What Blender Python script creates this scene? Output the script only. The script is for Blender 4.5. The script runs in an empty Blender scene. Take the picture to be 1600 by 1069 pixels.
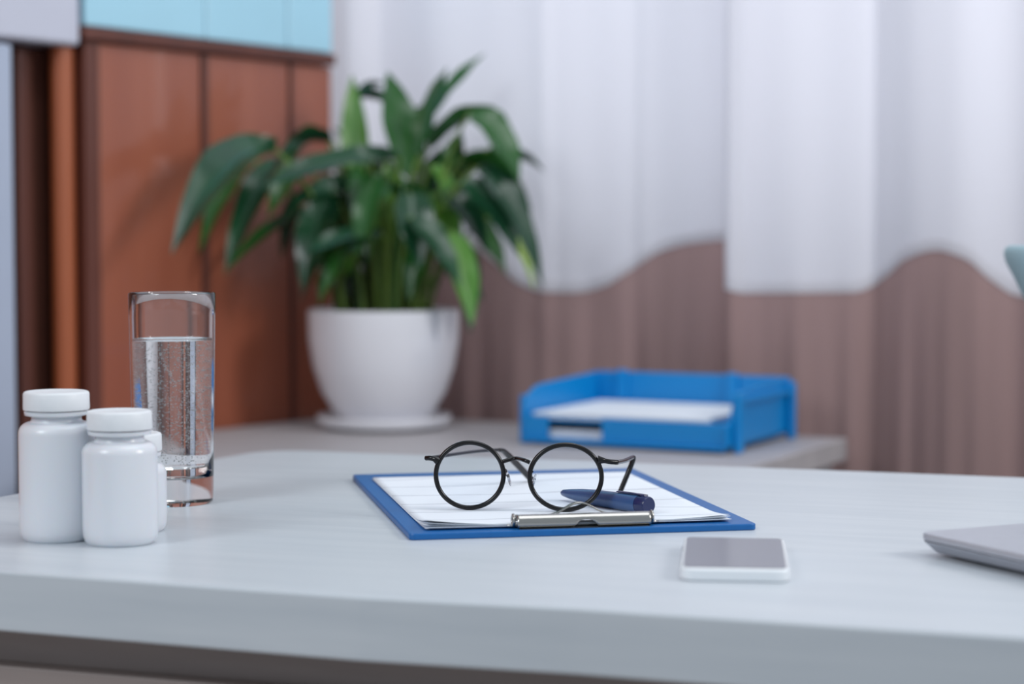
import bpy, bmesh, math, random
from mathutils import Vector, Matrix
R = math.radians
sc = bpy.context.scene
col = sc.collection
random.seed(7)

# ------------------------------------------------------------------ camera
F = 3026.0; CX = 800.0; CY = 534.5
CAMZ = 0.946; PITCH = math.atan((CY - 378.0) / F)
DESK = 0.75
cd = bpy.data.cameras.new('camera'); cam = bpy.data.objects.new('camera', cd); col.objects.link(cam)
cam.location = (0, 0, CAMZ); cam.rotation_euler = (R(90) - PITCH, 0, 0)
cd.sensor_width = 36; cd.lens = F / 1600 * 36
cd.clip_start = 0.01
cd.dof.use_dof = True; cd.dof.focus_distance = 1.37; cd.dof.aperture_fstop = 3.9
sc.camera = cam
sc.view_settings.view_transform = 'Standard'; sc.view_settings.look = 'None'
sc.view_settings.gamma = 1; sc.view_settings.use_curve_mapping = False
sc.view_settings.exposure = 0.0

# ------------------------------------------------------------------ world and lights
w = bpy.data.worlds.new('world'); sc.world = w; w.use_nodes = True
bg = w.node_tree.nodes['Background']; bg.inputs[0].default_value = (0.80, 0.90, 1.0, 1); bg.inputs[1].default_value = 0.55

def area(name, loc, target, size, size_y, power, color=(1, 1, 1)):
    l = bpy.data.lights.new(name, 'AREA'); l.shape = 'RECTANGLE'; l.size = size; l.size_y = size_y
    l.energy = power; l.color = color
    o = bpy.data.objects.new(name, l); col.objects.link(o); o.location = loc
    d = Vector(target) - Vector(loc); o.rotation_euler = d.to_track_quat('-Z', 'Y').to_euler()
    return o
area('softbox_left', (-1.5, -0.1, 2.1), (0, 1.5, 0.75), 0.7, 0.9, 20, (0.93, 0.97, 1.0))
area('softbox_right', (1.9, 0.9, 1.9), (-0.3, 2.5, 1.0), 0.5, 0.7, 24, (1.0, 0.97, 0.95))
area('curtain_backlight', (-0.02, 2.955, 1.75), (-0.30, 2.35, 1.70), 1.9, 1.5, 13, (0.93, 0.96, 1.0))  # lamp added behind the curtain to lift and even its brightness
area('overhead_fill', (0.4, 1.4, 2.75), (0.2, 1.7, 0.75), 1.2, 1.2, 13, (0.95, 0.98, 1.0))  # broad overhead light added as soft fill

# ------------------------------------------------------------------ helpers
def ray(px, py):
    x = (px - CX) / F; y = -(py - CY) / F
    c, s = math.cos(PITCH), math.sin(PITCH)
    return Vector((x, c + y * s, -s + y * c))
def G(px, py, z=DESK):
    r = ray(px, py); t = (z - CAMZ) / r.z
    return Vector((r.x * t, r.y * t, z))
def P(px, py, depth):
    r = ray(px, py); t = depth / r.y
    return Vector((0, 0, CAMZ)) + r * t

def lin(c):
    return tuple(((v / 255) / 12.92 if v / 255 <= 0.04045 else ((v / 255 + 0.055) / 1.055) ** 2.4) for v in c) + (1,)

def mat(name, rgb, rough=0.5, metal=0.0, var=0.0, scale=8.0, stretch=(1, 1, 1), bump=0.0, spec=0.5, trans=0.0, ior=1.5, coat=0.0, sss=0.0, rgb2=None, detail=4.0):
    m = bpy.data.materials.new(name); m.use_nodes = True
    nt = m.node_tree; b = nt.nodes['Principled BSDF']
    base = lin(rgb)
    b.inputs['Base Color'].default_value = base
    b.inputs['Roughness'].default_value = rough; b.inputs['Metallic'].default_value = metal
    b.inputs['Specular IOR Level'].default_value = spec; b.inputs['IOR'].default_value = ior
    b.inputs['Transmission Weight'].default_value = trans; b.inputs['Coat Weight'].default_value = coat
    if sss:
        b.inputs['Subsurface Weight'].default_value = sss; b.inputs['Subsurface Scale'].default_value = 0.01
    tc = nt.nodes.new('ShaderNodeTexCoord'); mp = nt.nodes.new('ShaderNodeMapping'); mp.inputs['Scale'].default_value = stretch
    nz = nt.nodes.new('ShaderNodeTexNoise'); nz.inputs['Scale'].default_value = scale; nz.inputs['Detail'].default_value = detail
    nt.links.new(tc.outputs['Object'], mp.inputs[0]); nt.links.new(mp.outputs[0], nz.inputs['Vector'])
    if var or rgb2:
        rp = nt.nodes.new('ShaderNodeValToRGB')
        rp.color_ramp.elements[0].position = 0.32; rp.color_ramp.elements[1].position = 0.68
        rp.color_ramp.elements[0].color = lin(rgb2) if rgb2 else tuple(v * (1 - var) for v in base[:3]) + (1,)
        rp.color_ramp.elements[1].color = base if rgb2 else tuple(min(1, v * (1 + var)) for v in base[:3]) + (1,)
        nt.links.new(nz.outputs['Fac'], rp.inputs[0]); nt.links.new(rp.outputs[0], b.inputs['Base Color'])
    if bump:
        bp = nt.nodes.new('ShaderNodeBump'); bp.inputs['Strength'].default_value = bump; bp.inputs['Distance'].default_value = 0.001
        nt.links.new(nz.outputs['Fac'], bp.inputs['Height']); nt.links.new(bp.outputs[0], b.inputs['Normal'])
    return m

M = {}
M['desk'] = mat('pale_ash_laminate', (198, 204, 210), 0.34, rgb2=(189, 196, 203), scale=5, stretch=(1.2, 14, 14), bump=0.06, detail=8)
M['apron'] = mat('taupe_laminate', (158, 146, 142), 0.5, rgb2=(148, 136, 132), scale=5, stretch=(1.2, 14, 14))
M['cab_top'] = mat('grey_laminate', (176, 172, 174), 0.5, rgb2=(164, 160, 163), scale=4, stretch=(1, 8, 8))
M['cab_body'] = mat('grey_body', (150, 146, 150), 0.6, var=0.05)
M['wood'] = mat('red_brown_veneer', (158, 90, 66), 0.36, rgb2=(146, 80, 58), scale=3, stretch=(6, 6, 0.6), coat=0.4)
M['wood_dark'] = mat('dark_red_brown_veneer', (98, 52, 40), 0.5, rgb2=(84, 44, 34), scale=3, stretch=(6, 6, 0.6))
M['wood_orange'] = mat('orange_brown_veneer', (164, 88, 52), 0.4, rgb2=(148, 76, 46), scale=3, stretch=(6, 6, 0.6))
M['recess'] = mat('dark_brown_back', (104, 58, 44), 0.7, var=0.08)
M['blue_door'] = mat('pale_blue_lacquer', (166, 212, 230), 0.25, var=0.02)
M['white_cab'] = mat('white_board', (196, 198, 212), 0.5, var=0.02)
M['pale_cab'] = mat('pale_blue_board', (172, 182, 202), 0.5, var=0.02)
M['wall'] = mat('painted_wall', (205, 206, 212), 0.85, var=0.03, bump=0.1, scale=60)
M['floor'] = mat('floor_laminate', (140, 128, 120), 0.5, var=0.12, scale=4, stretch=(1, 8, 1))
M['pot'] = mat('white_glazed_ceramic', (222, 222, 228), 0.25, var=0.01, coat=0.3)
M['soil'] = mat('potting_soil', (62, 48, 36), 0.95, var=0.4, scale=90, bump=0.8)
M['blue_tray'] = mat('bright_blue_plastic', (0, 130, 200), 0.34, var=0.03)
M['blue_board'] = mat('royal_blue_vinyl', (0, 92, 160), 0.4, var=0.04, scale=200, bump=0.05)
M['paper'] = mat('white_paper', (226, 232, 240), 0.8, var=0.01)
M['bottle'] = mat('white_plastic_body', (217, 220, 226), 0.26, var=0.01, sss=0.15)
M['cap'] = mat('white_plastic_cap', (222, 225, 229), 0.45, var=0.01, bump=0.02, scale=300)
M['steel'] = mat('polished_steel', (168, 166, 162), 0.22, metal=1.0, var=0.02)
M['frame'] = mat('black_acetate', (16, 15, 17), 0.2, var=0.1, spec=0.35)
M['frame_metal'] = mat('dark_gunmetal', (48, 44, 48), 0.2, metal=0.8, var=0.05)
M['hinge'] = mat('hinge_metal', (180, 178, 180), 0.2, metal=1.0, var=0.03)
M['pen'] = mat('navy_plastic', (50, 82, 128), 0.28, var=0.04)
M['pen_dark'] = mat('dark_navy_plastic', (24, 36, 82), 0.25, var=0.04)
M['phone'] = mat('white_phone_body', (232, 236, 240), 0.25, var=0.01)
M['screen'] = mat('sheen_phone_glass', (112, 112, 122), 0.05, var=0.02, ior=2.1)  # grey base paints in the curtain's reflection on black glass
M['alu'] = mat('brushed_aluminium', (186, 188, 196), 0.42, metal=0.55, var=0.02, scale=120)
M['rubber'] = mat('black_rubber', (30, 30, 32), 0.8, var=0.1)
M['chair'] = mat('pale_teal_plastic', (158, 186, 196), 0.4, var=0.02)
M['glass'] = mat('clear_glass', (255, 255, 255), 0.0, trans=1.0, ior=1.48)
M['water'] = mat('water', (255, 255, 255), 0.0, trans=1.0, ior=1.33)
M['pad'] = mat('clear_silicone', (240, 243, 246), 0.1, trans=0.85, ior=1.3)
M['stem'] = mat('green_petiole', (96, 124, 48), 0.45, var=0.15)
M['leafs'] = [mat('leaf_dark', (28, 74, 44), 0.22, rgb2=(20, 54, 36), scale=10),
              mat('leaf_mid', (44, 98, 38), 0.22, rgb2=(30, 76, 32), scale=10),
              mat('leaf_bright', (92, 142, 46), 0.36, rgb2=(62, 116, 38), scale=10),
              mat('leaf_yellow', (140, 164, 62), 0.4, rgb2=(100, 138, 48), scale=10)]

def curtain_mat(name, rgb, tr, var=0.03):
    m = mat(name, rgb, 0.85, rgb2=tuple(int(c * (1 - var)) for c in rgb), scale=4, stretch=(3, 3, 0.25))
    nt = m.node_tree; b = nt.nodes['Principled BSDF']; out = nt.nodes['Material Output']
    t = nt.nodes.new('ShaderNodeBsdfTranslucent'); t.inputs[0].default_value = lin(rgb)
    mx = nt.nodes.new('ShaderNodeMixShader'); mx.inputs[0].default_value = tr
    nt.links.new(b.outputs[0], mx.inputs[1]); nt.links.new(t.outputs[0], mx.inputs[2]); nt.links.new(mx.outputs[0], out.inputs[0])
    return m
M['curtain_white'] = curtain_mat('white_curtain_cloth', (220, 220, 228), 0.3, 0.01)
M['curtain_brown'] = curtain_mat('taupe_curtain_cloth', (166, 138, 136), 0.25, 0.14)

def lens_mat():
    m = bpy.data.materials.new('coated_lens'); m.use_nodes = True; nt = m.node_tree
    for n in list(nt.nodes): nt.nodes.remove(n)
    out = nt.nodes.new('ShaderNodeOutputMaterial'); t = nt.nodes.new('ShaderNodeBsdfTransparent'); t.inputs[0].default_value = (0.95, 0.97, 0.985, 1)
    g = nt.nodes.new('ShaderNodeBsdfGlossy'); g.inputs['Roughness'].default_value = 0.02; g.inputs[0].default_value = (0.55, 0.7, 1, 1)
    fr = nt.nodes.new('ShaderNodeFresnel'); fr.inputs[0].default_value = 1.45
    mx = nt.nodes.new('ShaderNodeMixShader')
    nt.links.new(fr.outputs[0], mx.inputs[0]); nt.links.new(t.outputs[0], mx.inputs[1]); nt.links.new(g.outputs[0], mx.inputs[2]); nt.links.new(mx.outputs[0], out.inputs[0])
    return m
M['lens'] = lens_mat()

def bubble_mat():
    m = bpy.data.materials.new('air_bubble'); m.use_nodes = True; nt = m.node_tree
    b = nt.nodes['Principled BSDF']; b.inputs['Base Color'].default_value = (0.95, 0.97, 1, 1); b.inputs['Roughness'].default_value = 0.15
    out = nt.nodes['Material Output']; t = nt.nodes.new('ShaderNodeBsdfTransparent'); mx = nt.nodes.new('ShaderNodeMixShader')
    lw = nt.nodes.new('ShaderNodeLayerWeight'); lw.inputs[0].default_value = 0.93
    nt.links.new(lw.outputs['Facing'], mx.inputs[0]); nt.links.new(t.outputs[0], mx.inputs[1]); nt.links.new(b.outputs[0], mx.inputs[2]); nt.links.new(mx.outputs[0], out.inputs[0])
    return m
M['bubble'] = bubble_mat()

def printed_paper():
    m = mat('printed_paper', (226, 232, 240), 0.75, var=0.005); nt = m.node_tree; b = nt.nodes['Principled BSDF']
    tc = nt.nodes.new('ShaderNodeTexCoord')
    wv = nt.nodes.new('ShaderNodeTexWave'); wv.inputs['Scale'].default_value = 6.0; wv.inputs['Distortion'].default_value = 7.0
    wv.inputs['Detail'].default_value = 0.6; wv.inputs['Detail Scale'].default_value = 0.9; wv.bands_direction = 'Y'
    cr = nt.nodes.new('ShaderNodeValToRGB'); cr.color_ramp.elements[0].position = 0.985; cr.color_ramp.elements[1].position = 0.998
    cr.color_ramp.elements[0].color = lin((226, 232, 240)); cr.color_ramp.elements[1].color = lin((186, 192, 202))
    nt.links.new(tc.outputs['Object'], wv.inputs['Vector']); nt.links.new(wv.outputs['Fac'], cr.inputs[0])
    nt.links.new(cr.outputs[0], b.inputs['Base Color'])
    return m
M['print'] = printed_paper()

def obj(name, bm, m, parent=None, smooth=False, bevel=0.0, seg=2, sub=0, shift=None):
    me = bpy.data.meshes.new(name)
    bmesh.ops.recalc_face_normals(bm, faces=bm.faces)
    bm.to_mesh(me); bm.free(); me.materials.append(m)
    if smooth:
        for p in me.polygons: p.use_smooth = True
    o = bpy.data.objects.new(name, me); col.objects.link(o)
    if bevel:
        md = o.modifiers.new('bevel', 'BEVEL'); md.width = bevel; md.segments = seg; md.limit_method = 'ANGLE'; md.angle_limit = R(35)
        md.harden_normals = False
    if sub:
        md = o.modifiers.new('sub', 'SUBSURF'); md.levels = sub; md.render_levels = sub
    if smooth == 'auto':
        try:
            me.set_sharp_from_angle(angle=R(40))
        except Exception: pass
    if parent:
        o.parent = parent
    return o
def thing(name, label, cat, loc=(0, 0, 0), rz=0.0, group=None):
    o = bpy.data.objects.new(name, None); col.objects.link(o); o.empty_display_size = 0.02
    o.location = loc; o.rotation_euler = (0, 0, rz); return tag(o, label, cat, group)
def tag(o, label, cat, group=None):
    o['label'] = label; o['category'] = cat
    if group: o['group'] = group
    return o
def struct(o):
    o['kind'] = 'structure'; return o

def box(bm, x0, x1, y0, y1, z0, z1):
    vs = [bm.verts.new(p) for p in ((x0, y0, z0), (x1, y0, z0), (x1, y1, z0), (x0, y1, z0), (x0, y0, z1), (x1, y0, z1), (x1, y1, z1), (x0, y1, z1))]
    for f in ((0, 3, 2, 1), (4, 5, 6, 7), (0, 1, 5, 4), (1, 2, 6, 5), (2, 3, 7, 6), (3, 0, 4, 7)): bm.faces.new([vs[i] for i in f])
    return bm
def prism(bm, pts, z0, z1):
    a = [bm.verts.new((p[0], p[1], z0)) for p in pts]; b = [bm.verts.new((p[0], p[1], z1)) for p in pts]
    bm.faces.new(a[::-1]); bm.faces.new(b); n = len(pts)
    for i in range(n): bm.faces.new((a[i], a[(i + 1) % n], b[(i + 1) % n], b[i]))
    return bm
def rounded(w, h, r, n=6, cx=0, cy=0):
    pts = []
    for qx, qy, a0 in ((w / 2 - r, h / 2 - r, 0), (-w / 2 + r, h / 2 - r, 90), (-w / 2 + r, -h / 2 + r, 180), (w / 2 - r, -h / 2 + r, 270)):
        for k in range(n + 1):
            a = R(a0 + 90 * k / n); pts.append((cx + qx + r * math.cos(a), cy + qy + r * math.sin(a)))
    return pts
def lathe(prof, n=64, closed=False):
    bm = bmesh.new(); rings = []
    for r, z in prof:
        if r < 1e-6: rings.append([bm.verts.new((0, 0, z))])
        else: rings.append([bm.verts.new((r * math.cos(2 * math.pi * k / n), r * math.sin(2 * math.pi * k / n), z)) for k in range(n)])
    m = len(rings)
    for i in range(m if closed else m - 1):
        a, b = rings[i], rings[(i + 1) % m]
        for k in range(n):
            k2 = (k + 1) % n
            if len(a) == 1 and len(b) == 1: continue
            if len(a) == 1: bm.faces.new((a[0], b[k2], b[k]))
            elif len(b) == 1: bm.faces.new((a[k], a[k2], b[0]))
            else: bm.faces.new((a[k], a[k2], b[k2], b[k]))
    return bm
def tube(bm, pts, rad, n=10, closed=False, flat=1.0, up=Vector((0, 0, 1)), cap=True):
    pts = [Vector(p) for p in pts]; m = len(pts); rings = []
    for i, p in enumerate(pts):
        if closed: t = (pts[(i + 1) % m] - pts[i - 1])
        else: t = pts[min(i + 1, m - 1)] - pts[max(i - 1, 0)]
        t.normalize(); s = t.cross(up)
        if s.length < 1e-4: s = t.cross(Vector((0, 1, 0)))
        s.normalize(); u = s.cross(t).normalized()
        r = rad[i] if isinstance(rad, (list, tuple)) else rad
        rings.append([bm.verts.new(p + s * r * math.cos(2 * math.pi * k / n) * flat + u * r * math.sin(2 * math.pi * k / n)) for k in range(n)])
    for i in range(m if closed else m - 1):
        a, b = rings[i], rings[(i + 1) % m]
        for k in range(n): bm.faces.new((a[k], a[(k + 1) % n], b[(k + 1) % n], b[k]))
    if not closed and cap:
        bm.faces.new(rings[0][::-1]); bm.faces.new(rings[-1])
    return bm
def smooth_path(pts, n=10):
    pts = [Vector(p) for p in pts]; out = []
    q = [pts[0] * 2 - pts[1]] + pts + [pts[-1] * 2 - pts[-2]]
    for i in range(1, len(q) - 2):
        for k in range(n):
            t = k / n; a, b, c, d = q[i - 1], q[i], q[i + 1], q[i + 2]
            out.append(0.5 * ((2 * b) + (c - a) * t + (2 * a - 5 * b + 4 * c - d) * t * t + (3 * b - a - 3 * c + d) * t ** 3))
    out.append(pts[-1]); return out
def interp(tab, x):
    if x <= tab[0][0]: return tab[0][1]
    if x >= tab[-1][0]: return tab[-1][1]
    n = len(tab)
    for i in range(n - 1):
        (x0, y0), (x1, y1) = tab[i], tab[i + 1]
        if x <= x1:
            def slope(k):
                if k <= 0 or k >= n - 1: return 0.0
                a = (tab[k][1] - tab[k - 1][1]) / (tab[k][0] - tab[k - 1][0]); b = (tab[k + 1][1] - tab[k][1]) / (tab[k + 1][0] - tab[k][0])
                return 0.0 if a * b <= 0 else 2 * a * b / (a + b)
            h = x1 - x0; t = (x - x0) / h
            return y0 * (2 * t ** 3 - 3 * t * t + 1) + h * slope(i) * (t ** 3 - 2 * t * t + t) + y1 * (3 * t * t - 2 * t ** 3) + h * slope(i + 1) * (t ** 3 - t * t)
NB = lambda: bmesh.new()

# ------------------------------------------------------------------ structure
struct(obj('floor', box(NB(), -2.6, 2.6, -2.0, 4.2, -0.05, 0.0), M['floor']))
# left wall line (front plane of the wardrobe) and curtain line
L0 = Vector((-0.262, 2.77)); LW = Vector((-0.603, -0.798)); LN = Vector((0.798, -0.603))
def loc(s, n): p = L0 + LW * s + LN * n; return (p.x, p.y)
def s_of(px):
    k = (px - CX) / F
    return (k * L0.y - L0.x) / (LW.x - k * LW.y)
def lbox(bm, s0, s1, n0, n1, z0, z1): return prism(bm, [loc(s0, n0), loc(s1, n0), loc(s1, n1), loc(s0, n1)], z0, z1)
CA = Vector((0.45, 2.585)); CD = Vector((-0.907, 0.421)); CN = Vector((-0.421, -0.907))   # curtain line, normal to camera
def cloc(s, n): p = CA + CD * s + CN * n; return p
def wall_poly(s0, s1, n0, n1): return [cloc(s0, n0), cloc(s1, n0), cloc(s1, n1), cloc(s0, n1)]
struct(obj('wall_back', prism(NB(), wall_poly(-1.9, 0.95, -0.30, -0.20), 0, 2.8), M['wall']))
struct(obj('wall_left', lbox(NB(), -0.25, 2.6, -0.62, -0.52, 0, 2.8), M['wall']))

wf = NB()
def wbar(s0, s1, z0, z1): prism(wf, wall_poly(s0, s1, -0.198, -0.17), z0, z1)
wbar(-0.75, -0.69, 0.95, 2.5); wbar(0.69, 0.75, 0.95, 2.5); wbar(-0.689, 0.689, 0.95, 1.01); wbar(-0.689, 0.689, 2.44, 2.5)
struct(obj('window_1', wf, M['white_cab']))  # unseen frame behind the curtain, added along with the backlight

# ------------------------------------------------------------------ wardrobe (brown doors below, pale blue above)
ZT = 1.212
wr = thing('wardrobe', 'tall red-brown wardrobe with pale blue upper doors behind the potted plant', 'wardrobe', (L0.x, L0.y, 0))
def wpart(name, bm, m, **k):
    o = obj(name, bm, m, wr, **k); o.matrix_parent_inverse = Matrix.Translation(-wr.location); return o
sA, sB = s_of(519), s_of(134)
wpart('carcass', lbox(NB(), sA, sB, -0.50, -0.022, 0.0, 2.3), M['wood_dark'])
for a, b in ((519, 459), (453, 327), (316, 158)):
    d = wpart('lower_door', lbox(NB(), s_of(a), s_of(b), -0.02, 0.0, 0.04, ZT - 0.018), M['wood'], bevel=0.002)
for a, b in ((459, 453), (327, 316), (156, 134)):
    wpart('stile', lbox(NB(), s_of(a) + 0.0008, s_of(b) - 0.0008, -0.02, 0.003, 0.04, ZT - 0.018), M['wood_dark'], bevel=0.001)
wpart('top_rail', lbox(NB(), sA, sB + 0.004, -0.02, 0.010, ZT - 0.016, ZT), M['wood_dark'], bevel=0.002)
for a, b in ((519, 452), (450, 325), (323, 136)):
    wpart('upper_door', lbox(NB(), s_of(a), s_of(b), -0.018, 0.002, ZT + 0.002, 2.29), M['blue_door'], bevel=0.002)

# dark open recess with a post, next to the wardrobe on its left
sh = thing('open_cupboard', 'dark brown open cupboard with a round orange-brown post at far left', 'cupboard', (L0.x, L0.y, 0))
def hpart(name, bm, m, **k):
    o = obj(name, bm, m, sh, **k); o.matrix_parent_inverse = Matrix.Translation(-sh.location); return o
s1, s2 = sB + 0.012, s_of(25) - 0.002
zu = CAMZ + 0.2435
hpart('back_panel', lbox(NB(), s1, s2, -0.07, -0.056, 0, zu - 0.004), M['recess'])
hpart('side_panel', lbox(NB(), s2 - 0.008, s2, -0.055, -0.03, 0, zu - 0.004), M['wood_dark'])
p = loc(s_of(117), -0.02)
bm = NB(); tube(bm, [(p[0], p[1], 0.0), (p[0], p[1], 0.6), (p[0], p[1], zu - 0.004)], 0.0145, 20, up=Vector((0, 1, 0)))
hpart('post', bm, M['wood_orange'], smooth='auto')
hpart('divider', lbox(NB(), s_of(82), s_of(64), -0.0555, -0.04, 0, zu - 0.004), M['wood_dark'], bevel=0.002)
# narrow white cabinet, white wall unit above, further brown wardrobe
sc_ = s_of(24)
def lthing(name, label, cat, items, s_mid):
    q = loc(s_mid, 0); r_ = thing(name, label, cat, (q[0], q[1], 0))
    for nm, a, b, n0, n1, z0, z1, m_, bv in items:
        o = obj(nm, lbox(NB(), a, b, n0, n1, z0, z1), M[m_], r_, bevel=bv, seg=3); o.matrix_parent_inverse = Matrix.Translation(-r_.location)
    return r_
lthing('tall_cabinet', 'narrow pale blue-white cabinet at the far left edge of the picture', 'cabinet',
       [('body', sc_, sc_ + 0.07, -0.3, -0.018, 0, zu - 0.004, 'pale_cab', 0.002), ('door', sc_, sc_ + 0.07, -0.0175, 0.0, 0.04, zu - 0.008, 'pale_cab', 0.003)], sc_)
lthing('wall_unit', 'white wall unit with softened edges in the top left corner, above the narrow white cabinet', 'wall unit',
       [('body', sB + 0.008, sc_ + 0.07, -0.3, -0.018, zu, zu + 0.6, 'white_cab', 0.003), ('door', sB + 0.0065, sc_ + 0.07, -0.0175, 0.004, zu - 0.002, zu + 0.6, 'white_cab', 0.006)], sc_ - 0.05)
lthing('wardrobe', 'red-brown wardrobe out of frame beyond the narrow white cabinet', 'wardrobe',
       [('carcass', sc_ + 0.08, 2.4, -0.5, -0.022, 0, 2.3, 'wood_dark', 0.002), ('door', sc_ + 0.085, 1.26, -0.02, 0, 0.04, 2.28, 'wood', 0.002), ('door', 1.27, 1.83, -0.02, 0, 0.04, 2.28, 'wood', 0.002), ('door', 1.84, 2.39, -0.02, 0, 0.04, 2.28, 'wood', 0.002)], 1.4)

# ------------------------------------------------------------------ curtain (white upper cloth, taupe lower band)
def c_s(px):
    k = (px - CX) / F
    return (k * CA.y - CA.x) / (CD.x - k * CD.y)
HEM = [(400, 462), (560, 460), (600, 440), (690, 385), (760, 386), (800, 410), (835, 442), (875, 456), (915, 457), (955, 449), (1000, 422), (1045, 394), (1090, 381), (1140, 376), (1400, 374)]
HEM2 = [(1120, 430), (1166, 452), (1190, 457), (1350, 456), (1395, 432), (1432, 404), (1480, 391), (1525, 404), (1560, 436), (1600, 462), (1680, 470), (1760, 430), (1850, 400), (2000, 450), (2300, 400)]
FOLD = [(300, 0.05), (500, 0.055), (575, 0.06), (612, 0.012), (700, 0.035), (868, 0.05), (895, 0.035), (1000, 0.012), (1025, 0.02), (1165, 0.03), (1300, 0.02)]
FOLD2 = [(1140, 0.030), (1165, 0.075), (1190, 0.055), (1360, 0.034), (1377, 0.026), (1394, 0.034), (1500, 0.055), (1620, 0.03), (1700, 0.06), (1800, 0.02), (1950, 0.07), (2100, 0.02), (2300, 0.06)]
HEM2 += [(2300 + 150 * k, (462, 400)[k % 2]) for k in range(1, 7)]; FOLD2 += [(2300 + 120 * k, (0.02, 0.06)[k % 2]) for k in range(1, 9)]
def curtain(label, x0, x1, hem, fold, z0=0.03, z1=2.62):
    root = thing('curtain', label, 'curtain', (cloc(c_s((x0 + x1) / 2), 0).x, cloc(c_s((x0 + x1) / 2), 0).y, 0), 0, 'two-tone window curtains')
    N = int((x1 - x0) / 4)
    def grid(zb, zt, nz, off):
        bm = NB(); rows = []
        js = [0, 0.004, 0.02] + [k / nz for k in range(1, nz)] + [0.98, 0.996, 1]; nz = len(js) - 1
        for jf in js:
            row = []
            for i in range(N + 1):
                px = x0 + (x1 - x0) * i / N
                a, b = zb(px), zt(px); z = a + (b - a) * jf
                f = interp(fold, px)
                wob = 0.0012 * math.sin(px * 0.07 + z * 1.5) + 0.005 * math.sin(px * 0.025 + z * 2.2)
                if z < 0.946: wob += (0.0026 * math.sin(px * 0.085 + 0.7) + 0.0014 * math.sin(px * 0.16)) * min(1, (0.946 - z) * 4)
                q = cloc(c_s(px), 0.02 + f * 0.8 + wob + off)
                row.append(bm.verts.new((q.x - root.location.x, q.y - root.location.y, z)))
            rows.append(row)
        for j in range(nz):
            for i in range(N): bm.faces.new((rows[j][i], rows[j][i + 1], rows[j + 1][i + 1], rows[j + 1][i]))
        return bm
    def hz(px):
        k = cloc(c_s(px), 0.03); return P(px, interp(hem, px), k.y).z
    u = obj('upper_cloth', grid(hz, lambda px: z1, 24, 0.0), M['curtain_white'], root, smooth=True)
    l = obj('lower_band', grid(lambda px: z0, lambda px: hz(px) + 0.015, 16, -0.002), M['curtain_brown'], root, smooth=True)
    l['label'] = 'taupe lower band'
    return root
curtain('white curtain with wavy-edged taupe lower band behind the potted plant', 506, 1172, HEM, FOLD)
curtain('white and taupe curtain, right-hand one, overlapping beside the blue tray', 1160, 3200, HEM2, FOLD2)
rd = NB(); a = cloc(0.85, 0.05); b = cloc(-1.3, 0.05); tube(rd, [(a.x, a.y, 2.66), (b.x, b.y, 2.66)], 0.014, 12)
tag(obj('curtain_rod', rd, M['steel'], smooth='auto'), 'steel rod carrying the two-tone curtains above the frame', 'curtain rod')

# ------------------------------------------------------------------ back cabinet
ZC = CAMZ - 0.25
CR = Vector((0.427, 2.46)); U = Vector((0.454, 0.891)); V = Vector((-0.891, 0.454))
def line_x(p, d, q, e):
    k = d.x * e.y - d.y * e.x; r = q - p; t = (r.x * e.y - r.y * e.x) / k; return p + d * t
FR = CR - U * 0.66; wl = Vector(loc(0, 0.012))
FL = line_x(FR, V, wl, LW); BL = line_x(CR, V, wl, LW)
PA = Vector(loc(s_of(90), 0.012)); kq = (150 - CX) / F; tq = (kq * FR.y - FR.x) / (V.x - kq * V.y); PB = FR + V * tq
ci = (FR + CR + PA + BL) / 4
t = thing('low_cabinet', 'low grey cabinet carrying the potted plant and the blue letter tray', 'cabinet', (ci.x, ci.y, 0))
def inset(pts, d):
    c = sum(pts, Vector((0, 0))) / len(pts); return [p + (c - p).normalized() * d for p in pts]
pl = [Vector(p) - ci for p in (FR, CR, BL, PA, PB)]
obj('cabinet_top', prism(NB(), pl, ZC - 0.028, ZC), M['cab_top'], t, bevel=0.0015)
pi = inset(pl, 0.02)
obj('body', prism(NB(), pi, 0.06, ZC - 0.029), M['cab_body'], t)
obj('plinth', prism(NB(), inset(pl, 0.05), 0.0, 0.059), M['cab_body'], t)
nrm = -U
for k in range(3):
    a = pi[0] + (pi[4] - pi[0]) * (k / 3 + 0.006); b = pi[0] + (pi[4] - pi[0]) * ((k + 1) / 3 - 0.006)
    dd = obj('door', prism(NB(), [a + nrm * 0.001, b + nrm * 0.001, b + nrm * 0.018, a + nrm * 0.018], 0.08, ZC - 0.04), M['cab_top'], t, bevel=0.002)
    m_ = a * 0.85 + b * 0.15 + nrm * 0.026
    bm = NB(); tube(bm, [(m_.x, m_.y, 0.5), (m_.x, m_.y, 0.6)], 0.005, 8, up=Vector((0, 1, 0)))
    obj('handle', bm, M['steel'], dd, smooth='auto')

# ------------------------------------------------------------------ letter tray
TR = Vector((0.2545, 2.265))
tw, td = 0.272, 0.225
t = thing('letter_tray', 'bright blue plastic two-tier letter tray on the low cabinet', 'letter tray', (TR.x, TR.y, ZC), math.atan2(-V.y, -V.x))
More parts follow.
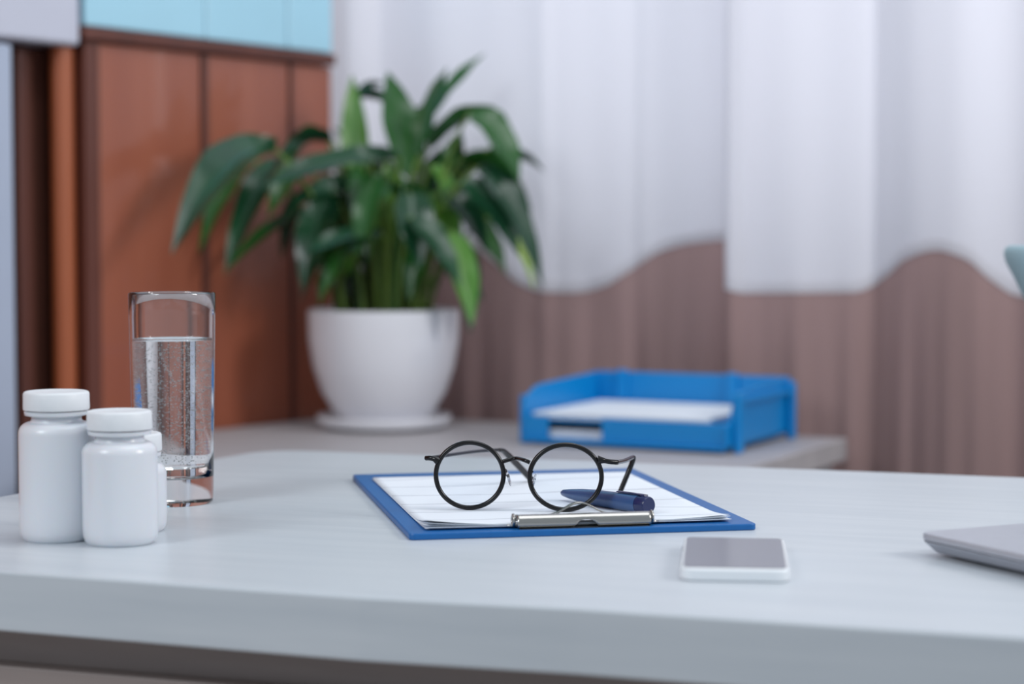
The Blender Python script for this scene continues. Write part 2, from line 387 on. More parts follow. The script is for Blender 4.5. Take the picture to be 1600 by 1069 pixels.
# local frame: x from -tw (left) to 0 (right), y from 0 (front) to td (back)
B = M['blue_tray']
def wall_profile(name, x0, x1, prof, m=B, bev=0.0015):
    bm = NB(); a = [bm.verts.new((x0, y, z)) for y, z in prof]; b = [bm.verts.new((x1, y, z)) for y, z in prof]
    n = len(prof); bm.faces.new(a); bm.faces.new(b[::-1])
    for i in range(n): bm.faces.new((a[i], a[(i + 1) % n], b[(i + 1) % n], b[i]))
    return obj(name, bm, m, t, bevel=bev)
H = 0.078
lprof = [(0.0, 0.012), (0.0, 0.035)] + [(0.05 - 0.05 * math.cos(R(a)), 0.035 + 0.037 * math.sin(R(a))) for a in range(15, 91, 15)] + [(td, H), (td, 0.006), (0.02, 0.006)]
wall_profile('left_wall', -tw, -tw + 0.003, lprof)
rprof = [(-0.004, 0.008), (-0.004, 0.034), (0.006, 0.040), (0.016, 0.055), (0.03, 0.068), (0.05, 0.072), (td, H), (td, 0.010), (0.03, 0.010)]
wall_profile('right_wall', -0.003, 0.0, rprof)
obj('back_wall', box(NB(), -tw + 0.003, -0.003, td - 0.003, td, 0.006, H), B, t, bevel=0.001)
obj('upper_floor', box(NB(), -tw + 0.003, -0.003, 0.004, td - 0.003, 0.030, 0.0325), B, t)
obj('lower_floor', box(NB(), -tw + 0.003, -0.003, 0.004, td - 0.003, 0.006, 0.0085), B, t)
# front lip with a notch on the left
bm = NB(); box(bm, -tw + 0.108, -0.003, 0.0, 0.003, 0.0085, 0.036); box(bm, -tw + 0.003, -tw + 0.036, 0.0, 0.003, 0.0085, 0.036)
obj('front_lip', bm, B, t, bevel=0.001)
obj('bottom_lip', box(NB(), -tw + 0.003, -0.003, -0.006, 0.003, 0.004, 0.0083), B, t, bevel=0.001)
for x in (-0.085, -0.24):
    obj('back_rib', box(NB(), x, x + 0.015, td - 0.010, td - 0.0032, 0.0405, H + 0.003), B, t, bevel=0.002)
for y in (0.012, td - 0.022):
    obj('foot', box(NB(), 0.0002, 0.010, y, y + 0.015, 0.0, 0.073), B, t, bevel=0.003)
    obj('foot', box(NB(), -tw - 0.010, -tw - 0.0002, y, y + 0.015, 0.0, 0.060), B, t, bevel=0.003)
obj('side_rail', box(NB(), 0.0002, 0.007, 0.0275, td - 0.0225, 0.058, 0.064), B, t, bevel=0.001)
for z0, z1, lab in ((0.0328, 0.040, 'white paper stack in the upper tier of the blue tray'), (0.0088, 0.019, 'white paper stack in the lower tier of the blue tray')):
    r_ = thing('paper_stack', lab, 'paper', t.location + Vector((0, 0, z0)), t.rotation_euler.z, 'papers in the blue tray')
    n = 5
    for k in range(n):
        h = (z1 - z0) / n; j = random.uniform(-0.002, 0.002)
        obj('sheet', box(NB(), -tw + 0.012 + j, -0.03 + j, 0.010 + j, td - 0.014 + j, k * h, (k + 0.92) * h), M['paper'], r_)

# ------------------------------------------------------------------ potted plant
pc = G(600, 669, ZC)
plant = thing('potted_plant', 'leafy green peace lily in a white ceramic pot with saucer', 'plant', (pc.x, pc.y, ZC))
prof = [(0, 0.010), (0.055, 0.010), (0.060, 0.013), (0.070, 0.027), (0.084, 0.050), (0.095, 0.084), (0.1005, 0.118), (0.1015, 0.150), (0.1015, 0.158), (0.099, 0.160), (0.096, 0.158), (0.095, 0.14), (0.088, 0.10), (0.07, 0.05), (0.0, 0.04)]
obj('pot', lathe(prof, 72), M['pot'], plant, smooth='auto')
obj('saucer', lathe([(0, 0.0), (0.066, 0.0), (0.074, 0.002), (0.086, 0.006), (0.0905, 0.014), (0.0905, 0.018), (0.088, 0.0185), (0.080, 0.0098), (0, 0.0095)], 64), M['pot'], plant, smooth='auto')
sb = lathe([(0, 0.143), (0.05, 0.144), (0.0935, 0.141)], 40)
for v in sb.verts: v.co.z += random.uniform(-0.002, 0.003)
obj('soil', sb, M['soil'], plant, smooth=True)
O = Vector(plant.location)
def bez(a, b, c, t): return a * (1 - t) ** 2 + b * 2 * t * (1 - t) + c * t * t
def leaf(bx, by, tx, ty, wpx, d0, d1, kind, arch=0.25, face=0.35, stem=True, sx=None, side=1):
    """base pixel, tip pixel, width in pixels, depth offsets from the pot centre"""
    D = O.y; d0 -= max(0, 450 - bx) * 0.0009; d1 -= max(0, 470 - tx) * 0.0009; wpx *= 1.2
    a = P(bx, by, D + d0) - O; c = P(tx, ty, D + d1) - O
    L = (c - a).length
    mid = (a + c) / 2 + Vector((0, 0, arch * L))
    wd = wpx / F * D / 2
    bm = NB(); N = 14; rows = []
    camd = (Vector((0, 0, CAMZ)) - (O + mid)).normalized()
    for i in range(N + 1):
        t_ = i / N; p0 = bez(a, mid, c, t_)
        tg = (bez(a, mid, c, min(1, t_ + 0.02)) - bez(a, mid, c, max(0, t_ - 0.02))).normalized()
        s1 = tg.cross(Vector((0, 0, 1)))
        if s1.length < 0.15: s1 = tg.cross(Vector((0, 1, 0.3)))
        s1.normalize()
        s2 = tg.cross(camd).normalized()
        if s1.dot(s2) < 0: s1 = -s1
        s = (s1 * (1 - face) + s2 * face).normalized()
        nr = s.cross(tg).normalized()
        if nr.z < 0: nr = -nr
        wv = wd * (math.sin(math.pi * min(1, t_ ** 0.72)) ** 0.8) * (1 if t_ < 0.8 else 1 - (t_ - 0.8) * 1.4) + 0.0006
        row = []
        for k in (-1, -0.66, -0.33, 0, 0.33, 0.66, 1):
            rip = 0.10 * math.sin(t_ * 14 + k * 2 + bx) * abs(k)
            row.append(bm.verts.new(p0 + s * wv * k + nr * wv * (0.42 * abs(k) ** 1.1 * (1 if side > 0 else -0.3) + rip)))
        rows.append(row)
    for i in range(N):
        for k in range(6): bm.faces.new((rows[i][k], rows[i][k + 1], rows[i + 1][k + 1], rows[i + 1][k]))
    lf = obj('leaf', bm, M['leafs'][kind], plant, smooth=True)
    if stem:
        ang = random.uniform(0, 6.28); rr = random.uniform(0.01, 0.045)
        root = Vector((max(-0.055, min(0.055, a.x * 0.42)) + random.uniform(-0.008, 0.008), max(-0.05, min(0.05, a.y * 0.5)), 0.142))
        ctrl = Vector((root.x * 0.8 + a.x * 0.2, root.y * 0.7 + a.y * 0.3, root.z + (a.z - root.z) * 0.75))
        sm = NB(); pts = [bez(root, ctrl, a, i / 12) for i in range(13)]
        pts.append(bez(a, mid, c, 0.04))
        tube(sm, pts, [0.0032 - 0.0001 * i for i in range(14)], 8)
        obj('petiole', sm, M['stem'], lf, smooth=True)
# (base px, tip px, width, depth0, depth1, colour kind, arch)
LV = [
 (432,236,268,398,62,-0.02,-0.06,0,0.30), (440,250,352,430,40,0.03,0.02,0,0.25), (395,250,312,395,34,0.06,0.07,1,0.3),
 (520,222,428,262,40,0.02,0.04,0,0.35), (505,205,440,285,34,0.05,0.08,1,0.35),
 (625,248,405,296,46,-0.05,-0.10,0,0.10), (520,300,472,452,54,-0.03,-0.07,0,0.10), (500,330,350,428,24,0.05,0.05,1,0.2),
 (558,290,550,118,36,0.02,0.04,2,0.0), (640,280,605,112,58,0.0,0.03,1,0.02), (652,250,700,105,40,-0.02,-0.01,1,0.05), (660,200,758,84,26,0.03,0.06,1,0.1),
 (548,170,600,130,26,0.05,0.06,0,0.25), (668,235,775,168,36,0.0,-0.02,1,0.22), (735,175,812,285,54,-0.03,-0.06,1,0.22),
 (760,235,850,268,22,0.05,0.08,0,0.2), (745,262,848,448,42,-0.04,-0.10,0,0.32), (700,300,790,235,44,0.04,0.05,1,0.2),
 (720,285,810,400,52,-0.06,-0.10,0,0.25), (690,300,760,395,46,-0.03,-0.06,0,0.25), (705,362,738,508,40,-0.08,-0.11,2,0.08),
 (730,380,735,520,30,-0.05,-0.07,0,0.10), (600,368,470,402,36,-0.08,-0.12,0,0.15), (640,300,655,420,48,-0.07,-0.11,0,0.12),
 (600,270,560,400,44,-0.06,-0.10,1,0.12), (610,250,615,420,34,0.0,-0.02,2,0.05), (670,320,600,300,42,-0.04,-0.05,1,0.15),
 (640,340,720,450,38,-0.09,-0.12,0,0.2), (580,360,500,470,30,-0.07,-0.10,1,0.2), (660,330,690,230,40,0.03,0.04,1,0.05),
 (690,340,800,345,40,0.05,0.08,1,0.2), (560,340,545,470,36,0.02,0.0,0,0.1), (600,300,520,200,36,0.06,0.08,0,0.15),
 (640,440,690,345,24,0.0,-0.03,2,0.1), (700,300,720,205,38,0.05,0.07,1,0.1), (780,330,835,452,24,0.02,0.0,3,0.2),
 (620,330,590,230,34,0.03,0.03,2,0.0), (660,380,640,470,30,-0.06,-0.08,1,0.1), (600,400,585,300,26,-0.02,-0.03,2,0.0),
 (745,300,830,330,34,0.0,0.02,1,0.3), (620,175,560,155,30,0.04,0.05,0,0.3), (480,262,420,340,36,-0.01,-0.02,1,0.3),
 (470,300,440,405,28,0.04,0.05,0,0.15), (575,250,500,275,40,0.05,0.05,0,0.2), (620,230,665,165,40,0.05,0.06,0,0.1),
]
for k, v in enumerate(LV): leaf(*v)
for k in range(20):
    bx = random.uniform(540, 690); by = random.uniform(250, 370); q = (bx - 610) * 0.9 + random.uniform(-30, 30)
    leaf(bx, by, bx + q, by + random.uniform(40, 120), random.uniform(26, 40), random.uniform(-0.05, 0.08), random.uniform(-0.08, 0.1), random.choice((0, 0, 1, 1, 2)), random.uniform(0.1, 0.3))
for v in ((560, 300, 450, 330, 44, 0.0, -0.02, 0, 0.25), (590, 285, 505, 250, 38, 0.02, 0.04, 1, 0.2), (690, 320, 765, 300, 44, 0.0, 0.02, 0, 0.25), (715, 330, 790, 430, 42, 0.02, 0.0, 1, 0.25),
          (680, 380, 755, 470, 34, 0.0, -0.02, 0, 0.2), (540, 350, 470, 470, 36, 0.03, 0.02, 0, 0.15), (720, 250, 830, 330, 44, 0.03, 0.05, 1, 0.3), (530, 380, 500, 480, 30, -0.03, -0.04, 1, 0.1)):
    leaf(*v)
# bare leaf stalks fanning out of the pot
for k in range(34):
    a = random.uniform(0, 2 * math.pi); r0 = random.uniform(0.0, 0.06)
    root = Vector((r0 * math.cos(a), r0 * math.sin(a), 0.142))
    top = Vector((root.x * random.uniform(1.5, 2.2), root.y * 1.3, random.uniform(0.25, 0.36)))
    ctrl = Vector((root.x * 1.05, root.y, 0.22))
    sm = NB(); tube(sm, [bez(root, ctrl, top, i / 10) for i in range(11)], [0.0034 - 0.00015 * i for i in range(11)], 8)
    obj('stalk', sm, M['stem'] if k % 3 else M['leafs'][1], plant, smooth=True)

# ------------------------------------------------------------------ desk
Fd = Vector((0.9467, -0.3222)); Nd = Vector((0.3222, 0.9467))
def g2(px, py, z=DESK): q = G(px, py, z); return Vector((q.x, q.y))
f0, f1 = g2(0, 890), g2(1600, 995); b0, b1 = g2(420, 702), g2(1600, 746); l1 = g2(0, 776)
fd = (f1 - f0).normalized(); bd = (b1 - b0).normalized(); ld = (l1 - b0).normalized()
NLc = line_x(f0, fd, l1, ld); FRc = f0 + fd * 1.25; BRc = b0 + bd * 1.18
def roundcorner(p, d0, d1, r, n=6):
    a = p + d0 * r; b = p + d1 * r
    return [a * (1 - t) ** 2 + p * 2 * t * (1 - t) + b * t * t for t in [i / n for i in range(n + 1)]]
pts = roundcorner(NLc, ld * -1, fd, 0.03)
mids = [g2(560, 932.5), g2(900, 950.5), g2(1350, 980)]
pts += mids
pts += [FRc, BRc] + roundcorner(b0, bd, ld, 0.045)
dc = (NLc + FRc + BRc + b0) / 4
ang = math.atan2(fd.y, fd.x)
desk = thing('desk', 'wide pale ash laminate desk in the foreground', 'desk', (dc.x, dc.y, 0), ang)
rot = Matrix.Rotation(-ang, 2)
dp = [rot @ (p - dc) for p in pts]
obj('desktop', prism(NB(), dp, DESK - 0.0365, DESK), M['desk'], desk, bevel=0.0018, seg=3)
def drect(x0, x1, y0, y1): return [(x0, y0), (x1, y0), (x1, y1), (x0, y1)]
xa, xb = min(p.x for p in dp) + 0.05, max(p.x for p in dp) - 0.04
yf = (rot @ (f0 - dc)).y; yb = (rot @ (b1 - dc)).y
obj('apron', box(NB(), xa + 0.05, xb, yf + 0.045, yf + 0.062, 0.60, DESK - 0.037), M['apron'], desk, bevel=0.001)
obj('drawer_front', box(NB(), xa + 0.06, xa + 0.62, yf + 0.030, yf + 0.0445, 0.585, DESK - 0.066), M['apron'], desk, bevel=0.001)
obj('modesty_panel', box(NB(), xa + 0.05, xb, yb - 0.10, yb - 0.082, 0.30, DESK - 0.037), M['desk'], desk)
for x in (xa + 0.05, xb - 0.05):
    for y in (yf + 0.09, yb - 0.16):
        obj('leg', box(NB(), x, x + 0.045, y, y + 0.045, 0.0, DESK - 0.037), M['desk'], desk, bevel=0.002)

# ------------------------------------------------------------------ pill bottles
def bottle(px_l, px_r, base_y, top_y, label, cap_ratio=0.86):
    d = G((px_l + px_r) / 2, base_y).y
    r = (px_r - px_l) / 2 * d / F
    x = ((px_l + px_r) / 2 - CX) / F * d
    h = P(800, top_y, d).z - DESK
    t = thing('pill_bottle', label, 'bottle', (x, d, DESK), 0, 'white pill bottles on the desk')
    cr = r * cap_ratio; hc = h - 0.0125
    sh_ = hc - 0.0052
    pf = [(0, 0.002), (r * 0.7, 0.002), (r * 0.78, 0.0), (r * 0.86, 0.0), (r * 0.95, 0.0022), (r * 0.992, 0.006), (r, 0.011), (r, sh_ - 0.010)]
    for k in range(1, 7):
        a = R(k * 15); pf.append((r - 0.0075 * (1 - math.cos(a)) , sh_ - 0.010 + 0.0075 * math.sin(a)))
    nk = r - 0.0085 if r - 0.0085 < cr - 0.002 else cr - 0.002
    pf += [(nk, sh_ - 0.001), (nk, sh_ + 0.0012), (cr - 0.0008, sh_ + 0.0022), (cr - 0.0004, sh_ + 0.0042), (cr - 0.0014, sh_ + 0.0050), (nk - 0.001, sh_ + 0.0052), (nk - 0.001, hc + 0.006), (0, hc + 0.006)]
    obj('body', lathe(pf, 72), M['bottle'], t, smooth='auto')
    hb = hc + 0.0004; H_ = h
    cp = [(cr - 0.0016, hb), (cr, hb), (cr + 0.0002, hb + 0.001), (cr, H_ - 0.0016), (cr - 0.0006, H_ - 0.0005), (cr - 0.0018, H_), (cr - 0.003, H_ - 0.0003), (0, H_ - 0.0004), (0, H_ - 0.002), (cr - 0.0016, H_ - 0.002)]
    obj('cap', lathe(cp, 72, True), M['cap'], t, smooth='auto')
    return t
bottle(27, 145, 842, 611, 'tallest white pill bottle, leftmost on the desk')
bottle(126, 243, 848, 641, 'middle-height white pill bottle, nearest and right of the tallest one')
bottle(154, 257, 829, 676, 'short white pill bottle mostly hidden behind the other two')

# ------------------------------------------------------------------ tumbler of water
gd = G(268, 785).y; gx = (268.5 - CX) / F * gd; gr = 67.3 * gd / F; gb = 62 * gd / F
gh = P(268, 457, gd).z - DESK
gl = thing('water_glass', 'tall clear glass tumbler of sparkling water behind the pill bottles', 'glass', (gx, gd, DESK))
def rz(z, off=0): return gb + (gr - gb) * z / gh - off
wt = 0.0016; zb = 0.019
outer = [(0, 0.0006), (gb - 0.006, 0.0003), (gb - 0.002, 0.0), (gb - 0.0005, 0.0014)] + [(rz(z), z) for z in (0.01, 0.03, 0.06, 0.1, 0.14)] + [(gr, gh - 0.0012), (gr - 0.0004, gh - 0.0002), (gr - 0.0012, gh), (gr - wt + 0.0002, gh - 0.0004), (gr - wt, gh - 0.0014)]
inner = [(rz(z, wt), z) for z in (0.14, 0.1, 0.06, 0.04)] + [(rz(zb, wt + 0.0004), zb + 0.004), (rz(zb, wt + 0.003), zb + 0.001), (0, zb - 0.001)]
obj('tumbler', lathe(outer + inner, 96), M['glass'], gl, smooth='auto')
zw = P(268, 531, gd).z - DESK; e = 0.00025
wp = [(0, zb - 0.001 + e * 2), (rz(zb, wt + 0.003) , zb + 0.001 + e * 2), (rz(zb, wt + 0.0004) - e, zb + 0.004)] + [(rz(z, wt) - e, z) for z in (0.04, 0.06, 0.1)] + [(rz(zw, wt) - e, zw + 0.0008), (rz(zw, wt) - 0.002, zw), (0, zw)]
wa = obj('water', lathe(wp, 96), M['water'], gl, smooth='auto')
bb = NB(); rs = random.Random(3)
for k in range(3200):
    a = rs.uniform(0, 2 * math.pi); z = rs.uniform(zb + 0.012, zw - 0.002); q = rs.uniform(0.00028, 0.0006)
    rr = rz(z, wt) - e - q * 1.15
    bmesh.ops.create_icosphere(bb, subdivisions=1, radius=q, matrix=Matrix.Translation((rr * math.cos(a), rr * math.sin(a), z)))
bo = obj('bubbles', bb, M['bubble'], wa, smooth=True); bo['kind'] = 'stuff'

# ------------------------------------------------------------------ clipboard
KA = Vector((0.981, 0.194)); CB = g2(640, 845); kang = math.atan2(KA.y, KA.x)
KW, KL, KT = 0.2385, 0.332, 0.0045
clip = thing('clipboard', 'blue clipboard with a silver clip at its near edge', 'clipboard', (CB.x, CB.y, DESK), kang)
bm = prism(NB(), rounded(KW, KL, 0.004, 4, KW / 2, KL / 2), 0.0, KT)
obj('board', bm, M['blue_board'], clip, bevel=0.0009)
# paper stack
pr = thing('paper_sheets', 'white printed sheets with curling corners on the blue clipboard', 'paper', (CB.x, CB.y, DESK + KT), kang)
def sheet(name, u0, u1, v0, v1, z, lift, m, thick=0.00018, lift2=0.0):
    bm = NB(); nu, nv = 36, 44; rows = []
    for j in range(nv + 1):
        row = []
        for i in range(nu + 1):
            u = u0 + (u1 - u0) * i / nu; v = v0 + (v1 - v0) * j / nv
            c1 = max(0.0, 1 - math.hypot((u - u0) / 0.055, (v - v0) / 0.050)); c2 = max(0.0, 1 - math.hypot((u - u1) / 0.05, (v - v0) / 0.045))
            row.append(bm.verts.new((u, v, z + lift * c1 ** 1.6 + lift2 * c2 ** 1.6 + 0.0012 * math.exp(-(v - v0) / 0.02))))
        rows.append(row)
    for j in range(nv):
        for i in range(nu): bm.faces.new((rows[j][i], rows[j][i + 1], rows[j + 1][i + 1], rows[j + 1][i]))
    o = obj(name, bm, m, pr, smooth=True); md = o.modifiers.new('thick', 'SOLIDIFY'); md.thickness = thick; md.offset = -1
    return o
for k in range(5):
    j = (0.0, 0.0012, -0.0008, 0.0008, 0.0)[k]
    sheet('sheet', 0.0125 + j, 0.2225 + j, 0.0115 - j, 0.2935 - j, 0.0003 + k * 0.00036, (0, 0.0004, 0.0014, 0.0026, 0.0042)[k], M['print'] if k == 4 else M['paper'], lift2=(0, 0.0003, 0.0008, 0.0016, 0.0024)[k])
ZP = KT + 0.0022
# clip: cylindrical spring bar with notch, base plate, rolled ends, arched lip
cu0, cu1, cv = 0.0735, 0.1655, 0.0095
ZB = KT + 0.0012
cm = M['steel']
bm = NB(); Nn = 60; rows = []
prof = [(-0.004, 0.0), (-0.0052, 0.0022), (-0.0048, 0.0052), (-0.003, 0.0078), (0.0, 0.0090), (0.004, 0.0084), (0.009, 0.0058), (0.013, 0.0030)]
for i in range(Nn + 1):
    u = cu0 + (cu1 - cu0) * i / Nn; un = (u - (cu0 + cu1) / 2 - 0.001) / 0.0075
    nz_ = 0.0052 * math.sqrt(max(0, 1 - un * un)) if abs(un) < 1 else 0
    row = []
    for v, z in prof:
        zz = max(z, nz_) if v < -0.0040 or z < 0.003 and v < 0 else z
        vv = v if zz == z else -0.0048
        row.append(bm.verts.new((u, cv + vv, ZB - 0.0008 + zz)))
    rows.append(row)
for i in range(Nn):
    for k in range(len(prof) - 1):
        q = (rows[i][k], rows[i + 1][k], rows[i + 1][k + 1], rows[i][k + 1])
        bm.faces.new(q)
bmesh.ops.remove_doubles(bm, verts=bm.verts, dist=0.00001)
o = obj('clip_bar', bm, cm, clip, smooth='auto'); md = o.modifiers.new('thick', 'SOLIDIFY'); md.thickness = 0.0005
o['label'] = 'silver clip bar with a small notch'
bm = NB(); box(bm, cu0 + 0.001, cu1 - 0.001, cv - 0.0065, cv + 0.012, KT + 0.0001, KT + 0.0002 + 0.0001)
obj('clip_base', bm, cm, clip)
for u in (cu0 - 0.0018, cu1 + 0.0018):
    bm = NB(); ring = [(u, cv + 0.002 + 0.0036 * math.cos(a_), ZB + 0.0042 + 0.0036 * math.sin(a_)) for a_ in [2 * math.pi * i / 24 for i in range(24)]]
    tube(bm, ring, 0.0010, 8, closed=True, up=Vector((1, 0, 0)))
    s_ = -1 if u < 0.1 else 1
    tube(bm, [(u - s_ * 0.002, cv + 0.002, ZB + 0.0006), (u + s_ * 0.0045, cv + 0.002, ZB + 0.0006)], 0.0010, 8)
    obj('clip_spring', bm, cm, clip, smooth=True)
bm = NB(); A_, Bq = [], []
for i in range(41):
    tt = i / 40; u = cu0 + 0.0235 + 0.042 * tt
    z = ZB + 0.0070 + 0.0078 * math.sin(math.pi * tt) ** 2
    A_.append(bm.verts.new((u, cv + 0.004, z))); Bq.append(bm.verts.new((u, cv + 0.0085, z)))
for i in range(40): bm.faces.new((A_[i], A_[i + 1], Bq[i + 1], Bq[i]))
o = obj('clip_lever', bm, cm, clip, smooth=True); md = o.modifiers.new('thick', 'SOLIDIFY'); md.thickness = 0.0009

# ------------------------------------------------------------------ pen
zpp = DESK + ZP
tip = G(878, 770, zpp + 0.0048); end = G(1014, 790, zpp + 0.0064)
ax = (end - tip); Lp = ax.length
pen = thing('pen', 'navy blue plastic pen lying on the clipboard papers', 'pen', tip); 
q = Vector((1, 0, 0)).rotation_difference(ax.normalized()); pen.rotation_mode = 'QUATERNION'; pen.rotation_quaternion = q
def lx(prof, n=32):
    bm = lathe(prof, n)
    for v in bm.verts: x, y, z = v.co; v.co = (z, y, -x)
    return bm
rp_ = 0.0061
obj('barrel', lx([(0, 0.0), (0.0016, 0.0003), (0.0024, 0.002), (0.0036, 0.010), (0.0050, 0.024), (rp_ - 0.0003, 0.040), (rp_, Lp * 0.62), (0, Lp * 0.62)]), M['pen'], pen, smooth='auto')
obj('cap', lx([(0, Lp * 0.62 + 0.0002), (rp_ + 0.0001, Lp * 0.62 + 0.0002), (rp_ + 0.0002, Lp - 0.010), (0, Lp - 0.010)]), M['pen'], pen, smooth='auto')
obj('end_plug', lx([(0, Lp - 0.0098), (rp_ + 0.0001, Lp - 0.0098), (rp_ + 0.0001, Lp - 0.0012), (rp_ - 0.0006, Lp), (0, Lp)]), M['pen_dark'], pen, smooth='auto')
bm = NB(); box(bm, Lp - 0.034, Lp - 0.003, -0.0019, 0.0019, rp_ + 0.0005, rp_ + 0.0012); box(bm, Lp - 0.0065, Lp - 0.003, -0.0019, 0.0019, rp_ - 0.001, rp_ + 0.0006)
obj('pocket_clip', bm, M['pen_dark'], pen, bevel=0.0003)

# ------------------------------------------------------------------ eyeglasses
ZG = DESK + ZP - 0.0002
gls = thing('eyeglasses', 'round black-rimmed eyeglasses standing open on the clipboard papers', 'eyeglasses', G(805, 798, ZG))
GO = Vector(gls.location)
def ring3(cx, cy, rx, ry, d, n=72):
    return [P(cx + rx * math.cos(2 * math.pi * k / n), cy + ry * math.sin(2 * math.pi * k / n), d) - GO for k in range(n)]
dL = G(734, 797, ZG).y + 0.001; dR = G(884, 800, ZG).y + 0.001
for cx, cy, rx, ry, d in ((734.0, 742.6, 52.8, 50.8, dL), (883.8, 745.8, 56.2, 50.6, dR)):
    bm = NB(); rg = ring3(cx, cy, rx, ry, d)
    tube(bm, rg, 0.0017, 10, closed=True, up=Vector((0, 1, 0)))
    rim = obj('rim', bm, M['frame'], gls, smooth=True)
    bm = NB(); n = 48; fr_ = ring3(cx, cy, rx - 1.2, ry - 1.2, d, n); cc = P(cx, cy, d) - GO
    rr_ = []
    for s_ in (1, 0.8, 0.6, 0.4, 0.2):
        rr_.append([bm.verts.new(cc + (p - cc) * s_ + Vector((0, -0.0015 * (1 - s_ * s_), 0))) for p in fr_])
    for a_, b_ in zip(rr_, rr_[1:]):
        for k in range(n): bm.faces.new((a_[k], a_[(k + 1) % n], b_[(k + 1) % n], b_[k]))
    bm.faces.new(rr_[-1])
    obj('lens', bm, M['lens'], rim, smooth=True)
bm = NB(); tube(bm, smooth_path([P(785, 722, dL) - GO, P(790, 720, dL + 0.001) - GO, P(806, 716.5, dL + 0.002) - GO, P(820, 719.5, dR + 0.001) - GO, P(828, 723, dR) - GO], 6), 0.0015, 10)
obj('bridge', bm, M['frame'], gls, smooth=True)
# end pieces + temples
def blk(name, pts, r, m): 
    bm = NB(); tube(bm, smooth_path([P(*p_) - GO for p_ in pts], 6), r, 10); return obj(name, bm, m, gls, smooth=True)
blk('end_piece', [(685, 721, dL), (679, 717.5, dL), (672, 716, dL + 0.001), (666, 716, dL + 0.004)], [0.0030 - 0.0012 * min(1, i / 8) for i in range(19)], M['frame'])
blk('end_piece', [(934, 719, dR), (942, 719.5, dR), (952, 721.5, dR + 0.001), (965, 722.5, dR + 0.004)], [0.0034 - 0.0016 * min(1, i / 8) for i in range(19)], M['frame'])
tL = smooth_path([P(666, 716.5, dL + 0.005) - GO, P(700, 711.5, dL + 0.035) - GO, P(745, 705.5, dL + 0.080) - GO, P(781, 703, dL + 0.112) - GO], 8)
tR = smooth_path([P(962, 723.0, dR + 0.005) - GO, P(976, 720, dR + 0.04) - GO, P(989, 714.5, dR + 0.098) - GO], 10)
bm = NB(); tube(bm, tL, 0.0014, 10); o = obj('temple', bm, M['frame_metal'], gls, smooth=True)
bm = NB(); tube(bm, tR, 0.0016, 10); o2 = obj('temple', bm, M['frame_metal'], gls, smooth=True)
z_t = G(828, 747, ZG + 0.0016).y
eL = smooth_path([P(779, 703, dL + 0.110) - GO, P(788, 706, dL + 0.120) - GO, P(806, 724, dL + 0.140) - GO, P(829, 748, dL + 0.164) - GO], 8)
bm = NB(); tube(bm, eL, [0.0014 + 0.0012 * min(1, i / 12) for i in range(len(eL))], 10); obj('temple_tip', bm, M['frame'], o, smooth=True)
dT = G(969, 768.5, ZG + 0.0018).y
eR = smooth_path([P(987.5, 714.8, dR + 0.0955) - GO, P(990, 716.5, dR + 0.099) - GO, P(983, 735, dR + 0.100) - GO, P(969, 768.5, dT) - GO], 8)
bm = NB(); tube(bm, eR, [0.0014 + 0.0006 * min(1, i / 12) for i in range(len(eR))], 10); obj('temple_tip', bm, M['frame'], o2, smooth=True)
for (ax_, ay_), (px_, py_), d in (((788, 733), (795, 748), dL), ((832, 737), (834, 752), dR)):
    bm = NB(); s_ = 1 if ax_ < 800 else -1
    tube(bm, smooth_path([P(ax_, ay_, d) - GO, P(ax_ + s_ * 3, ay_ + 3, d + 0.004) - GO, P(ax_ + s_ * 2, ay_ + 8, d + 0.006) - GO, P(px_, py_ - 3, d + 0.005) - GO], 5), 0.0008, 8)
    nm = obj('pad_arm', bm, M['frame_metal'], gls, smooth=True)
    bm = NB(); bmesh.ops.create_uvsphere(bm, u_segments=20, v_segments=12, radius=1.0)
    cc = P(px_, py_, d + 0.005) - GO
    for v in bm.verts: v.co = Vector((v.co.x * 0.0012 + s_ * v.co.z * -0.0014, v.co.y * 0.003, v.co.z * 0.0055)) + cc
    obj('nose_pad', bm, M['pad'], gls, smooth=True)

# ------------------------------------------------------------------ phone
pa, pb = G(1060, 910), G(1236, 910)
pcn = (pa + pb) / 2; PWd = 0.0635; PLn = 0.121
pang = -math.atan2(0.0125, 0.113)
ph = thing('phone', 'white smartphone with dark glass screen lying in front of the clipboard', 'phone', (pcn.x, pcn.y, DESK), pang)
obj('body', prism(NB(), rounded(PWd, PLn, 0.0085, 8, 0, PLn / 2), 0.0, 0.0076), M['phone'], ph, bevel=0.0016, seg=4)
obj('screen', prism(NB(), rounded(PWd - 0.004, PLn - 0.008, 0.004, 5, 0, PLn / 2), 0.00765, 0.0080), M['screen'], ph, bevel=0.0002)
obj('side_button', box(NB(), -PWd / 2 - 0.0006, -PWd / 2 - 0.0001, PLn * 0.74, PLn * 0.82, 0.003, 0.0048), M['steel'], ph)

# ------------------------------------------------------------------ laptop
lc = G(1432, 831, DESK + 0.0145)
e1 = Vector((0.44, -0.898)); e2 = Vector((0.898, 0.44)); lang = math.atan2(e1.y, e1.x)
lp = thing('laptop', 'closed silver laptop with rounded edges at the right of the desk', 'laptop', (lc.x, lc.y, DESK), lang)
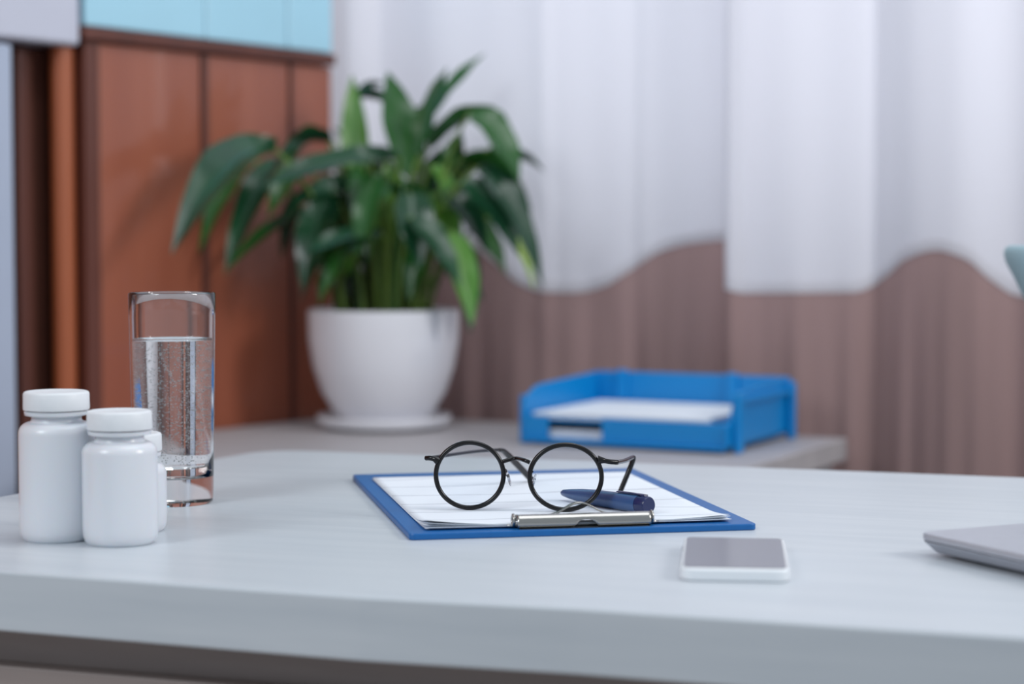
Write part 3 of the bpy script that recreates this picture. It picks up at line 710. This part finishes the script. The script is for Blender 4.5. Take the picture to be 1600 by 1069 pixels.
# local x along e1 (toward camera), local y along e2
LX, LY = 0.225, 0.31
bm = prism(NB(), rounded(LX, LY, 0.010, 6, LX / 2, LY / 2), 0.0025, 0.0096)
for v in bm.verts:
    if v.co.z < 0.004: v.co.x = LX / 2 + (v.co.x - LX / 2) * 0.95; v.co.y = LY / 2 + (v.co.y - LY / 2) * 0.96
obj('base', bm, M['alu'], lp, bevel=0.001)
obj('lid', prism(NB(), rounded(LX, LY, 0.010, 6, LX / 2, LY / 2), 0.0099, 0.0145), M['alu'], lp, bevel=0.0012, seg=3)
for x in (0.03, LX - 0.03):
    for y in (0.03, LY - 0.03):
        obj('foot', prism(NB(), [(x + 0.006 * math.cos(R(a)), y + 0.006 * math.sin(R(a))) for a in range(0, 360, 30)], 0, 0.0024), M['rubber'], lp)

# ------------------------------------------------------------------ chair beyond the desk
cx_ = P(1573, 385, 1.78)
ch = thing('chair', 'pale teal plastic chair with a rounded backrest at the right edge', 'chair', (cx_.x + 0.213, 1.96, 0), 0)
bm = NB(); rows = []
Wt, zt, zbm = 0.22, cx_.z + 0.001, 0.50
for f in [j / 16 for j in range(16)] + [0.955, 0.968, 0.98, 0.988, 0.994, 0.998, 1.0]:
    z = zbm + (zt - zbm) * f
    hw = Wt - 0.165 * (1 - f) ** 0.75
    if f > 0.955: hw -= 0.02 * (1 - math.sqrt(max(0, 1 - ((f - 0.955) / 0.045) ** 2)))
    row = []
    for i in range(17):
        x = -1 + 2 * i / 16
        row.append(bm.verts.new((x * hw, -0.17 - 0.01 * f - 0.02 + 0.05 * x * x, z)))
    rows.append(row)
for j in range(len(rows) - 1):
    for i in range(16): bm.faces.new((rows[j][i], rows[j][i + 1], rows[j + 1][i + 1], rows[j + 1][i]))
o = obj('backrest', bm, M['chair'], ch, smooth=True); md = o.modifiers.new('t', 'SOLIDIFY'); md.thickness = 0.007
bm = prism(NB(), rounded(0.42, 0.40, 0.08, 6, 0, 0.02), 0.44, 0.452)
obj('seat', bm, M['chair'], ch, bevel=0.004)
bm = NB(); 
for s_ in (-1, 1): tube(bm, [(s_ * 0.08, -0.12, 0.435), (s_ * 0.08, -0.175, 0.45), (s_ * 0.08, -0.20, 0.56)], 0.008, 8)
obj('back_bracket', bm, M['steel'], ch, smooth=True)
for sx in (-1, 1):
    for sy in (-1, 1):
        bm = NB(); tube(bm, [(sx * 0.15, 0.02 + sy * 0.13, 0.44), (sx * 0.20, 0.02 + sy * 0.19, 0.0)], 0.010, 10, up=Vector((0, 1, 0)))
        obj('leg', bm, M['steel'], ch, smooth='auto')
